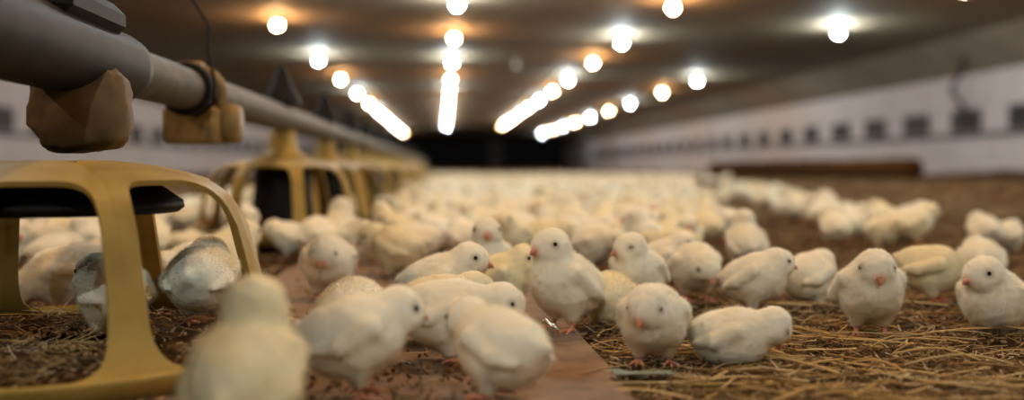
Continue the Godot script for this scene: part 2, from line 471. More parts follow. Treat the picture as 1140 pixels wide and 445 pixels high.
func materials() -> void:
	var fluff: Array = []
	for c in [Color(0.98, 0.975, 0.96), Color(0.97, 0.96, 0.92), Color(0.965, 0.94, 0.855)]:
		var m := painted(0.95)
		m.albedo_color = c
		fluff.append(m)
	M["down"] = fluff
	var fuzz: Array = []                    # single hairs: half of the light goes through them
	for b in fluff:
		var f: StandardMaterial3D = b.duplicate()
		f.backlight_enabled = true; f.backlight = Color(1.0, 0.99, 0.95)
		fuzz.append(f)
	M["fuzz"] = fuzz
	M["beak"] = mat(Color(0.74, 0.48, 0.38), 0.45, 0.5)
	M["eye"] = mat(Color(0.03, 0.025, 0.025), 0.12, 0.6)
	M["lid"] = mat(Color(0.22, 0.18, 0.15), 0.7)
	var yel := mat(Color.WHITE, 0.5, 0.35)
	M["yellow"] = textured(yel, noise_tex(11, 0.012, [[0.0, Color(0.52, 0.43, 0.20)], [0.45, Color(0.62, 0.52, 0.26)], [1.0, Color(0.69, 0.59, 0.32)]], 512), 2.0)
	M["black"] = mat(Color(0.055, 0.05, 0.05), 0.6)
	M["pipe"] = textured(mat(Color.WHITE, 0.6), noise_tex(12, 0.02, [[0.0, Color(0.23, 0.21, 0.18)], [0.6, Color(0.33, 0.30, 0.265)], [1.0, Color(0.40, 0.37, 0.325)]], 256), 3.0)
	M["sleeve"] = textured(mat(Color.WHITE, 0.6), noise_tex(13, 0.02, [[0.0, Color(0.09, 0.08, 0.07)], [1.0, Color(0.17, 0.15, 0.125)]], 256), 4.0)
	M["tan"] = textured(mat(Color.WHITE, 0.75), noise_tex(14, 0.015, [[0.0, Color(0.32, 0.26, 0.18)], [0.5, Color(0.41, 0.34, 0.24)], [1.0, Color(0.47, 0.40, 0.29)]], 256), 6.0)
	M["ochre"] = textured(mat(Color.WHITE, 0.55), noise_tex(15, 0.02, [[0.0, Color(0.42, 0.34, 0.19)], [0.5, Color(0.55, 0.46, 0.28)], [1.0, Color(0.62, 0.53, 0.34)]], 256), 5.0)
	M["cable"] = mat(Color(0.10, 0.09, 0.09), 0.6)
	M["wall"] = textured(mat(Color.WHITE, 0.7), noise_tex(16, 0.01, [[0.0, Color(0.72, 0.70, 0.71)], [1.0, Color(0.80, 0.78, 0.79)]], 512), 0.25)
	M["ceiling"] = textured(mat(Color.WHITE, 0.75), noise_tex(17, 0.012, [[0.0, Color(0.55, 0.49, 0.41)], [1.0, Color(0.66, 0.60, 0.51)]], 512), 0.12)
	M["soffit"] = textured(mat(Color.WHITE, 0.8), noise_tex(18, 0.02, [[0.0, Color(0.44, 0.40, 0.36)], [1.0, Color(0.56, 0.52, 0.47)]], 256), 0.2)
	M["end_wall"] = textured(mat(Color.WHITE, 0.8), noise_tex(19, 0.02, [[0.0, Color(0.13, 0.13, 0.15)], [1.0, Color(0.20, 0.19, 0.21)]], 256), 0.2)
	M["grey_post"] = mat(Color(0.36, 0.34, 0.36), 0.7)
	M["inlet"] = mat(Color(0.12, 0.11, 0.12), 0.6)
	M["inlet_frame"] = mat(Color(0.34, 0.32, 0.33), 0.6)
	var litter := noise_tex(21, 0.02, [[0.0, Color(0.11, 0.075, 0.045)], [0.45, Color(0.23, 0.16, 0.09)], [0.7, Color(0.34, 0.24, 0.13)], [1.0, Color(0.46, 0.34, 0.185)]], 1024, 6)
	M["litter"] = textured(mat(Color.WHITE, 0.95, 0.1), litter, 1.1)
	M["paper"] = textured(mat(Color.WHITE, 0.85, 0.2), noise_tex(23, 0.012, [[0.0, Color(0.46, 0.38, 0.315)], [0.4, Color(0.53, 0.445, 0.37)], [1.0, Color(0.58, 0.49, 0.41)]], 512, 5), 4.0)
	M["straw"] = painted(0.6)
	M["socket"] = mat(Color(0.72, 0.70, 0.66), 0.5)
	M["bale"] = textured(mat(Color.WHITE, 0.95, 0.1), noise_tex(24, 0.03, [[0.0, Color(0.16, 0.10, 0.06)], [0.5, Color(0.30, 0.20, 0.11)], [1.0, Color(0.44, 0.31, 0.18)]], 512), 1.0)
	M["steel"] = mat(Color(0.80, 0.80, 0.80), 0.2, 0.6)
	M.steel.metallic = 1.0
	M["scrap"] = textured(mat(Color.WHITE, 0.6), noise_tex(25, 0.02, [[0.0, Color(0.42, 0.46, 0.42)], [1.0, Color(0.56, 0.60, 0.55)]], 256), 12.0)
	M["wood"] = textured(mat(Color.WHITE, 0.8), noise_tex(26, 0.03, [[0.0, Color(0.10, 0.08, 0.07)], [1.0, Color(0.20, 0.16, 0.13)]], 256), 8.0)

# ------------------------------------------------------------------ the house
const X0 := -8.0
const X1 := 10.0
const Z0 := 14.0
const Z1 := -82.0
const CEIL := 2.54
const NTH := ["first", "second", "third", "fourth", "fifth", "sixth", "seventh", "eighth", "ninth", "tenth", "eleventh", "twelfth", "thirteenth", "fourteenth", "fifteenth", "sixteenth", "seventeenth", "eighteenth", "nineteenth", "twentieth", "twenty-first", "twenty-second", "twenty-third", "twenty-fourth", "twenty-fifth", "twenty-sixth", "twenty-seventh", "twenty-eighth", "twenty-ninth", "thirtieth"]
func simple_box(lo: Vector3, hi: Vector3) -> ArrayMesh:
	var mk := MeshMaker.new(); mk.box(lo, hi); return mk.commit()
func build_house() -> void:
	var fl := struct("floor", simple_box(Vector3(X0 - 0.3, -0.3, Z1 - 0.3), Vector3(X1 + 0.3, -0.012, Z0 + 0.3)), M.litter, "brown litter floor of the chicken house", "floor")
	fl.name = "floor"
	struct("ceiling", simple_box(Vector3(X0 - 0.3, CEIL, Z1 - 0.3), Vector3(X1 + 0.3, CEIL + 0.2, Z0 + 0.3)), M.ceiling, "dim brownish ceiling lit by rows of bulbs", "ceiling")
	struct("wall_right", simple_box(Vector3(X1, -0.012, Z1), Vector3(X1 + 0.25, CEIL, Z0)), M.wall, "long white side wall at the right", "wall")
	struct("wall_left", simple_box(Vector3(X0 - 0.25, -0.012, Z1), Vector3(X0, CEIL, Z0)), M.wall, "long white side wall at the left behind the feeders", "wall")
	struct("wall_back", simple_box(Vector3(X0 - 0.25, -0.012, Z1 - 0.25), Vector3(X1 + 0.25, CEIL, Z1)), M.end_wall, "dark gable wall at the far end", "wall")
	struct("wall_front", simple_box(Vector3(X0 - 0.25, -0.012, Z0), Vector3(X1 + 0.25, CEIL, Z0 + 0.25)), M.wall, "gable wall behind the viewer", "wall")
	var mk := MeshMaker.new()
	# sloping soffit between wall and ceiling, a closed wedge
	for z in [[Z1, Z0]]:
		var a := Vector3(X1, 1.94, z[0]); var b := Vector3(X1 - 0.75, CEIL, z[0]); var c := Vector3(X1, CEIL, z[0])
		var d := Vector3(X1, 1.94, z[1]); var e := Vector3(X1 - 0.75, CEIL, z[1]); var f := Vector3(X1, CEIL, z[1])
		mk.face([a, d, e, b]); mk.face([d, f, e]); mk.face([a, b, c])
	struct("trim_1", mk.commit(), M.soffit, "grey sloping soffit above the right wall", "soffit")
	mk = MeshMaker.new()
	var a2 := Vector3(X0, 1.94, Z1); var b2 := Vector3(X0 + 0.75, CEIL, Z1); var c2 := Vector3(X0, CEIL, Z1)
	var sh := Vector3(0, 0, Z0 - Z1)
	mk.face([a2, b2, b2 + sh, a2 + sh]); mk.face([a2 + sh, b2 + sh, c2 + sh]); mk.face([a2, c2, b2])
	struct("trim_2", mk.commit(), M.soffit, "grey sloping soffit above the left wall", "soffit")
	mk = MeshMaker.new(); mk.bevel_box(Vector3(X1 - 0.10, 0.76, Z1), Vector3(X1, 0.83, Z0), 0.01)
	struct("trim_3", mk.commit(), M.inlet_frame, "grey ledge running under the air inlets of the right wall", "ledge")
	mk = MeshMaker.new(); mk.bevel_box(Vector3(X0, 0.76, Z1), Vector3(X0 + 0.10, 0.83, Z0), 0.01)
	struct("trim_4", mk.commit(), M.inlet_frame, "grey ledge running under the air inlets of the left wall", "ledge")
	mk = MeshMaker.new(); mk.bevel_box(Vector3(3.8, -0.012, Z1), Vector3(4.9, CEIL, Z1 + 0.12), 0.02)
	struct("trim_5", mk.commit(), M.grey_post, "pale post in the middle of the dark gable wall", "post")
	# air inlets: frame and hinged dark flap
	var fm := MeshMaker.new()
	fm.bevel_box(Vector3(-0.03, 0.0, -0.50), Vector3(0.05, 0.04, 0.50), 0.006); fm.bevel_box(Vector3(-0.03, 0.38, -0.50), Vector3(0.05, 0.42, 0.50), 0.006)
	fm.bevel_box(Vector3(-0.03, 0.04, -0.50), Vector3(0.05, 0.38, -0.46), 0.006); fm.bevel_box(Vector3(-0.03, 0.04, 0.46), Vector3(0.05, 0.38, 0.50), 0.006)
	var frame := fm.commit()
	var pm := MeshMaker.new()
	pm.bevel_box(Vector3(-0.02, 0.03, -0.465), Vector3(0.02, 0.39, 0.465), 0.006)
	var flap := pm.commit()
	for side in [1, -1]:
		var k := 0
		var z := -12.4 if side == 1 else -8.6
		while z > -66.0:
			var lab: String = "dark air inlet in the left wall behind the feeder line, %s from the viewer" % NTH[k]
			if side == 1: lab = "dark air inlet in the right wall beside the hanging hose" if k == 2 else "dark air inlet in the right wall, %s left of the hanging hose" % NTH[maxi(k - 3, 0)]
			if not (side == 1 and k < 2):
				var o := thing("air_inlet", lab, "air inlet", Vector3(X1 - 0.05, 0.86, z) if side == 1 else Vector3(X0 + 0.05, 0.86, z), 0.0 if side == 1 else PI, "air inlets of the right wall" if side == 1 else "air inlets of the left wall")
				part("frame", frame, M.inlet_frame, o); part("flap", flap, M.inlet, o)
			z -= 2.0; k += 1
	# hose hanging in front of the right wall
	mk = MeshMaker.new()
	mk.tube([Vector3(9.65, CEIL, -17.9), Vector3(9.68, 2.0, -18.0), Vector3(9.62, 1.65, -18.3), Vector3(9.72, 1.25, -18.0), Vector3(9.75, 0.95, -17.9)], [0.045, 0.045, 0.05, 0.05, 0.045], 10)
	var hose := part("hanging_hose", mk.commit(), M.cable, self)
	tag(hose, "dark hose hanging down in front of the right wall", "hose")
	# a long low roll of brown bedding by the right wall
	mk = MeshMaker.new()
	var path: Array = []; var rad: Array = []
	var r3 := RandomNumberGenerator.new(); r3.seed = 4
	for i in 28:
		var t := i / 27.0
		path.append(Vector3(6.85 + 0.1 * sin(t * 7.0), 0.155, lerpf(-14.1, -25.0, t))); rad.append(0.165 * (1.0 + r3.randf_range(-0.06, 0.06)) * (0.95 if i == 0 else 1.0))
	mk.tube(path, rad, 14)
	tag(part("bedding_roll", mk.commit(), M.bale, self), "long dark brown roll of bedding lying before the right wall", "bedding roll")
	# heap of litter against the right wall
	mk = MeshMaker.new()
	var heap_n := FastNoiseLite.new(); heap_n.frequency = 0.7; heap_n.seed = 8
	var nx := 24; var nz := 40
	for j in nz + 1:
		for i in nx + 1:
			var u := float(i) / nx; var w := float(j) / nz
			var x := lerpf(7.6, 9.98, u); var zz := lerpf(-19.5, -12.0, w)
			var hgt := sin(PI * clampf(w, 0, 1)) * pow(u, 0.8) * (0.16 + 0.06 * heap_n.get_noise_2d(x * 2.0, zz * 2.0))
			mk.add(Vector3(x, -0.02 + hgt, zz))
	for j in nz:
		for i in nx:
			var q := j * (nx + 1) + i
			mk.quad(q, q + nx + 1, q + nx + 2, q + 1)
	tag(part("litter_heap", mk.commit(), M.bale, self), "dark heap of litter against the right wall", "heap")

# ------------------------------------------------------------------ lamps
func build_lamps() -> void:
	# rows: x, depths in view, whether the first is warm
	var rows := [
		[-2.57, [15.83, 20.99, 25.47, 30.46, 35.2, 40.0, 45.0, 50.0, 55.0, 60.0, 65.0], true, "left row of bulbs"],
		[0.20, [13.73, 17.29, 21.34, 25.3, 29.2, 33.1, 37.0, 41.0, 45.0, 50.0, 55.0], false, "centre row of bulbs"],
		[3.20, [13.75, 17.71, 21.13, 25.34, 28.98, 33.0, 37.0, 41.0, 45.0, 49.0, 53.0], true, "right-hand inner row of bulbs"],
		[6.55, [16.16, 25.37, 29.46, 34.57, 39.08, 44.1, 49.0, 54.0, 60.0, 65.7], false, "outer right row of bulbs"],
	]
	var sock := MeshMaker.new()
	sock.lathe([Vector2(0.001, 0.022), Vector2(0.046, 0.022), Vector2(0.053, 0.025), Vector2(0.052, 0.034), Vector2(0.034, 0.062), Vector2(0.026, 0.075), Vector2(0.026, 0.118), Vector2(0.045, 0.122), Vector2(0.048, 0.126), Vector2(0.048, 0.140), Vector2(0.001, 0.140)], 20)
	var socket := sock.commit()
	var prof: Array = []
	for a in 11:
		var t := PI * a / 10.0
		var r := sin(t) * 0.048
		prof.append(Vector2(maxf(r, 0.001), -cos(t) * 0.048))
	prof = prof.slice(0, 7); prof.append(Vector2(0.0435, 0.0205)); prof.append(Vector2(0.001, 0.0212))
	var bm := MeshMaker.new(); bm.lathe(prof, 16)
	var bulb := bm.commit()
	var warm := mat(Color.WHITE); warm.emission_enabled = true; warm.emission = Color(1.0, 0.80, 0.58); warm.emission_energy_multiplier = BULB_GLOW
	var cool := mat(Color.WHITE); cool.emission_enabled = true; cool.emission = Color(0.90, 0.95, 1.0); cool.emission_energy_multiplier = BULB_GLOW
	var dead := mat(Color(0.85, 0.85, 0.88), 0.2, 0.6)
	for row in rows:
		var depths: Array = row[1].duplicate()
		var seen := depths.size()
		var behind: Array = []
		var z: float = depths[0] - 4.0
		while z > -6.0:
			behind.append(z); z -= 4.0
		for k in seen + behind.size():
			var dep: float = depths[k] if k < seen else behind[k - seen]
			var is_warm: bool = ((k % 2 == 0) == row[2]) if k < seen else (((k - seen) % 2 == 1) == row[2])
			if row[0] == 6.55 and k < seen: is_warm = k in [2, 4, 6, 8]
			var lab: String
			if k < 4:
				lab = "glowing %s bulb, %s in the %s" % ["warm" if is_warm else "white", ["nearest", "second nearest", "third nearest", "fourth nearest"][k], row[3]]
			elif k < seen: lab = "small glowing bulb far down the %s, %s from the near end" % [row[3], NTH[k]]
			else: lab = "%s out-of-view ceiling bulb of the %s, counted towards the viewer" % [NTH[k - seen], row[3]]
			var o := thing("ceiling_lamp", lab, "lamp", Vector3(row[0], CEIL - 0.14, -dep), 0.0, row[3])
			part("socket", socket, M.socket, o)
			var b := part("bulb", bulb, warm if is_warm else cool, o)
			b.set_meta("label", "glowing bulb")
			var l := OmniLight3D.new(); l.name = "light"
			l.light_color = Color(1.0, 0.72, 0.42) if is_warm else Color(0.93, 0.985, 0.96)
			l.light_energy = LAMP_ENERGY * (0.58 if is_warm else 1.36)
			l.light_size = 0.045; l.omni_range = 60.0; l.omni_attenuation = 2.0; l.shadow_enabled = true
			o.add_child(l)
	var off := thing("ceiling_lamp", "unlit pale bulb between the centre rows", "lamp", Vector3(1.61, CEIL - 0.14, -21.8))
	part("socket", socket, M.socket, off); part("bulb", bulb, dead, off)

const BULB_GLOW := 180.0
const LAMP_ENERGY := 0.9

# ------------------------------------------------------------------ feeders
func spline(pts: Array, t: float) -> Vector2:
	var f := t * (pts.size() - 1)
	var i := clampi(int(f), 0, pts.size() - 2)
	var u := f - i
	var p0: Vector2 = pts[maxi(i - 1, 0)]; var p1: Vector2 = pts[i]; var p2: Vector2 = pts[i + 1]; var p3: Vector2 = pts[mini(i + 2, pts.size() - 1)]
	return p1.cubic_interpolate(p2, p0, p3, u)
func make_grill(arms: int) -> ArrayMesh:
	# a moulded dome with one rounded window between each two arms; outer and inner skin and the window's edges
	var pts := [Vector2(0.204, 0.026), Vector2(0.194, 0.034), Vector2(0.183, 0.056), Vector2(0.176, 0.090), Vector2(0.166, 0.128), Vector2(0.148, 0.158), Vector2(0.118, 0.174), Vector2(0.080, 0.183), Vector2(0.048, 0.187)]
	var mk := MeshMaker.new()
	var seg := TAU / arms
	var ring := 40
	var at := func(u: float, s: float, depth: float) -> Vector3:
		var p := spline(pts, s)
		var q := spline(pts, minf(s + 0.01, 1.0)); var q0 := spline(pts, maxf(s - 0.01, 0.0))
		var t := (q - q0).normalized()
		var n := Vector2(t.y, -t.x)
		p -= n * depth
		return Vector3(p.x * sin(u), p.y, p.x * cos(u))
	for k in arms:
		var mid := (k + 0.5) * seg
		for skin in 2:
			var depth := 0.0 if skin == 0 else 0.0045
			var grid: Array = []
			for layer in 5:                        # from the window's edge (0) to the cell's border (4)
				var row: Array = []
				for j in ring:
					var a := TAU * (j + 0.5) / ring
					var ca := cos(a); var sa := sin(a)
					# superellipse window
					var e := 0.42 if sa > 0.0 else 0.62
					var wx := signf(ca) * pow(absf(ca), e) * seg * 0.405
					var wy := 0.405 + signf(sa) * pow(absf(sa), e) * 0.315
					var m := maxf(absf(ca), absf(sa))
					var bx := ca / m * seg * 0.5; var by := 0.5 + sa / m * 0.5
					var f := layer / 4.0
					row.append(mk.add(at.call(mid + lerpf(wx, bx, f), lerpf(wy, by, f), depth)))
				grid.append(row)
			for layer in 4:
				for j in ring:
					var j1 := (j + 1) % ring
					if skin == 0: mk.quad(grid[layer][j], grid[layer + 1][j], grid[layer + 1][j1], grid[layer][j1])
					else: mk.quad(grid[layer][j], grid[layer][j1], grid[layer + 1][j1], grid[layer + 1][j])
		for j in ring:                             # the window's edge, and the rim at top and bottom
			var r: Array = []
			for jj in [j, (j + 1) % ring]:
				var a: float = TAU * (jj + 0.5) / ring
				var e := 0.42 if sin(a) > 0.0 else 0.62
				var wx := signf(cos(a)) * pow(absf(cos(a)), e) * seg * 0.405
				var wy := 0.405 + signf(sin(a)) * pow(absf(sin(a)), e) * 0.315
				r.append(at.call(mid + wx, wy, 0.0)); r.append(at.call(mid + wx, wy, 0.0045))
			mk.face([r[0], r[2], r[3], r[1]])
	return mk.commit()

const NEAR_PAN := Vector3(-0.36, -0.014, -0.95)
func build_feeders() -> void:
	var grill := make_grill(8)
	var dm := MeshMaker.new()
	dm.lathe([Vector2(0.001, 0.0), Vector2(0.165, 0.0), Vector2(0.190, 0.006), Vector2(0.203, 0.020), Vector2(0.209, 0.030), Vector2(0.207, 0.034), Vector2(0.202, 0.032), Vector2(0.192, 0.018), Vector2(0.170, 0.012), Vector2(0.10, 0.012), Vector2(0.06, 0.02), Vector2(0.001, 0.03)], 56)
	var dish := dm.commit()
	var sm := MeshMaker.new(); sm.box(Vector3(-0.006, 0.010, 0.1965), Vector3(0.006, 0.017, 0.2035))
	var slots := sm.commit()
	var lid := MeshMaker.new()
	lid.lathe([Vector2(0.001, 0.142), Vector2(0.100, 0.142), Vector2(0.105, 0.146), Vector2(0.104, 0.152), Vector2(0.085, 0.166), Vector2(0.05, 0.174), Vector2(0.001, 0.176)], 40)
	var cone := lid.commit()
	var tb := MeshMaker.new()
	tb.lathe([Vector2(0.001, 0.024), Vector2(0.075, 0.024), Vector2(0.070, 0.06), Vector2(0.062, 0.12), Vector2(0.060, 0.178), Vector2(0.001, 0.178)], 28)
	var inner := tb.commit()
	var nk := MeshMaker.new()
	nk.lathe([Vector2(0.001, 0.183), Vector2(0.062, 0.183), Vector2(0.060, 0.192), Vector2(0.040, 0.200), Vector2(0.030, 0.222), Vector2(0.028, 0.249), Vector2(0.001, 0.249)], 24)
	var neck := nk.commit()
	var fd := MeshMaker.new()
	var fn := FastNoiseLite.new(); fn.frequency = 60.0; fn.seed = 3
	var rings := 12; var around := 48
	for i in rings + 1:
		for j in around:
			var a := TAU * j / around; var r := lerpf(0.062, 0.190, i / float(rings))
			var p := Vector3(r * sin(a), 0.0, r * cos(a))
			p.y = 0.031 + fn.get_noise_2d(p.x, p.z) * 0.004 - 0.008 * smoothstep(0.155, 0.192, r)
			fd.add(p)
	for i in rings:
		for j in around:
			var j1 := (j + 1) % around
			fd.quad(i * around + j, (i + 1) * around + j, (i + 1) * around + j1, i * around + j1)
	var feed := fd.commit()
	var hm := MeshMaker.new()
	hm.lathe([Vector2(0.001, 0.0), Vector2(0.042, 0.0), Vector2(0.044, 0.006), Vector2(0.024, 0.045), Vector2(0.011, 0.082), Vector2(0.001, 0.090)], 8)
	var hat := hm.commit()
	var z := -2.27; var k := 0
	var near := thing("feeder_pan", "large yellow chick feeder nearest the viewer, cut by the left edge", "feeder", NEAR_PAN, deg_to_rad(36.0), "yellow feeder pans")
	near.scale = Vector3(1.1, 1.07, 1.1)
	part("grill", grill, M.yellow, near); part("dish", dish, M.yellow, near); part("cone", cone, M.black, near); part("feed", feed, M.litter, near)
	for i in 40:
		var sl := part("slot", slots, M.black, near)
		sl.rotation.y = TAU * i / 40.0
	while z > -16.0:
		var lab: String = "yellow feeder pan with dark core, %s from the viewer along the pipe" % NTH[k + 1]
		var o := thing("feeder_pan", lab, "feeder", Vector3(PIPE_X, 0.012, z), 0.35 + k * 0.4, "yellow feeder pans")
		part("grill", grill, M.yellow, o); part("dish", dish, M.yellow, o); part("inner_tube", inner, M.black, o); part("neck", neck, M.yellow, o); part("feed", feed, M.litter, o)
		var h := thing("pipe_hood", "dark pointed hood on the pipe above the %s feeder pan from the viewer" % NTH[k + 1], "hood", Vector3(PIPE_X, PIPE_Y + 0.029, z), 0.4, "dark hoods on the feed pipe")
		part("cap", hat, M.black, h)
		z -= 0.82; k += 1
	# the pipe with its sleeve and clamp
	var pipe := thing("feed_pipe", "long grey feed pipe running over the feeder pans", "pipe", Vector3(PIPE_X, PIPE_Y, 0))
	var pk := MeshMaker.new()
	pk.tube([Vector3(0, 0, 1.5), Vector3(0, 0, -1.0), Vector3(0, 0, -4.0), Vector3(0, 0, -20.0)], [0.029, 0.029, 0.029, 0.029], 28)
	part("tube", pk.commit(), M.pipe, pipe)
	pk = MeshMaker.new()
	pk.tube([Vector3(0, 0, 1.45), Vector3(0, 0, -1.125), Vector3(0, 0, -1.145), Vector3(0, 0, -1.152)], [0.0385, 0.0385, 0.037, 0.031], 28)
	part("sleeve", pk.commit(), M.sleeve, pipe)
	pk = MeshMaker.new()
	pk.bevel_box(Vector3(-0.036, 0.022, -1.07), Vector3(0.034, 0.058, -0.90), 0.012)
	pk.bevel_box(Vector3(-0.018, 0.05, -1.03), Vector3(0.016, 0.095, -0.95), 0.008)
	part("clamp", pk.commit(), M.black, pipe)
	# crumpled brown drop box under the sleeve
	var bx := MeshMaker.new()
	var bn := FastNoiseLite.new(); bn.frequency = 22.0; bn.seed = 9; bn.fractal_octaves = 2
	var cols := 44; var rws := 26
	for i in rws + 1:
		for j in cols:
			var a := TAU * j / cols; var th := PI * i / rws
			var sx := sin(th) * sin(a); var sy := -cos(th); var sz := sin(th) * cos(a)
			var e := 0.45
			var p := Vector3(signf(sx) * pow(absf(sx), e) * 0.044, signf(sy) * pow(absf(sy), e) * 0.040, signf(sz) * pow(absf(sz), e) * 0.046)
			var wide := 1.08 - absf(p.y + 0.004) * 5.0
			p.x *= wide; p.z *= wide
			p += p.normalized() * (bn.get_noise_3dv(p) * 0.006 + absf(bn.get_noise_3dv(p * 2.3)) * 0.004)
			bx.add(p)
	for i in rws:
		for j in cols:
			var j1 := (j + 1) % cols
			bx.quad(i * cols + j, i * cols + j1, (i + 1) * cols + j1, (i + 1) * cols + j)
	var box1 := thing("drop_box", "crumpled brown drop box hanging under the thick pipe sleeve", "feed box", Vector3(-0.357, 0.237, -1.02), 0.25, "boxes under the feed pipe")
	part("box", bx.commit(), M.tan, box1)
	# ochre drop box with clamp band further along
	var o2 := thing("drop_box", "ochre plastic drop box clamped round the pipe beside the cable", "feed box", Vector3(PIPE_X, PIPE_Y, -1.49), 0.0, "boxes under the feed pipe")
	var b2 := MeshMaker.new(); b2.bevel_box(Vector3(-0.042, -0.076, -0.032), Vector3(0.034, -0.022, 0.030), 0.006)
	part("box", b2.commit(), M.ochre, o2)
	b2 = MeshMaker.new()
	var arc: Array = []; var ar: Array = []
	for i in 19:
		var a := TAU * i / 18.0
		arc.append(Vector3(sin(a) * 0.034, cos(a) * 0.034, -0.02)); ar.append(0.007)
	b2.tube(arc, ar, 8)
	b2.bevel_box(Vector3(-0.028, 0.030, -0.032), Vector3(0.008, 0.046, -0.006), 0.004)
	part("clamp_band", b2.commit(), M.ochre, o2)
	b2 = MeshMaker.new()
	b2.tube([Vector3(0.030, -0.045, -0.03), Vector3(0.046, -0.045, -0.03), Vector3(0.058, -0.045, -0.03)], [0.030, 0.030, 0.026], 24)
	part("flange", b2.commit(), M.ochre, o2)
	# suspension cable
	pk = MeshMaker.new()
	pk.tube([Vector3(-0.352, 0.252, -1.452), Vector3(-0.326, 0.270, -1.45), Vector3(-0.324, 0.300, -1.45), Vector3(-0.334, 0.345, -1.455), Vector3(-0.334, 0.384, -1.46), Vector3(-0.348, 0.405, -1.465), Vector3(-0.372, 0.440, -1.47), Vector3(-0.40, 0.8, -1.5), Vector3(-0.40, CEIL, -1.5)], [0.003, 0.003, 0.0026, 0.0022, 0.0022, 0.0022, 0.0022, 0.0022, 0.0022], 8)
	var loop: Array = []; var lr: Array = []
	for i in 25:
		var a := TAU * i / 24.0
		loop.append(Vector3(PIPE_X + sin(a) * 0.033, PIPE_Y + cos(a) * 0.033, -1.43)); lr.append(0.0055)
	pk.tube(loop, lr, 8)
	tag(part("suspension_cable", pk.commit(), M.cable, self), "thin dark cable holding up the feed pipe", "cable")

# ------------------------------------------------------------------ litter, straw and paper
const PAPER_X0 := -0.27
const PAPER_X1 := 0.146
var ground_noise := FastNoiseLite.new()
func ground_y(x: float, z: float) -> float:
	var y := ground_noise.get_noise_2d(x * 9.0, z * 9.0) * 0.006 + ground_noise.get_noise_2d(x * 40.0, z * 40.0) * 0.003 - 0.003
	if x > PAPER_X0 - 0.01 and x < PAPER_X1 + 0.004: y = minf(y, -0.002)
	return y
func top_y(x: float, z: float) -> float:          # litter also lies in the near feeder dish
	var r := Vector2(x - NEAR_PAN.x, z - NEAR_PAN.z).length() / 1.1
	if r < 0.185: return NEAR_PAN.y + 0.033 - 0.008 * smoothstep(0.155, 0.192, r)
	return ground_y(x, z)
func straw_mesh(bend: float, flat: float, seed_: int) -> ArrayMesh:
	var r := RandomNumberGenerator.new(); r.seed = seed_
	var path: Array = []; var rad: Array = []
	for i in 6:
		var t := i / 5.0
		path.append(Vector3((t - 0.5), sin(PI * t) * bend * 0.4 + r.randf_range(-0.004, 0.004), sin(PI * t) * bend + r.randf_range(-0.01, 0.01)))
		rad.append(0.020 * (1.0 - 0.35 * t) * r.randf_range(0.9, 1.1))
	var mk := MeshMaker.new()
	mk.tube(path, rad, 5, Color.WHITE, flat)
	return mk.commit()
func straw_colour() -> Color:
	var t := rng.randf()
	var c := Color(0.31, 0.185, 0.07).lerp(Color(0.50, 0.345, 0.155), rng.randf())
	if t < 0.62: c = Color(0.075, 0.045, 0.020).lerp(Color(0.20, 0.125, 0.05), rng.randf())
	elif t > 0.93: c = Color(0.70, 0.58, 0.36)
	return c
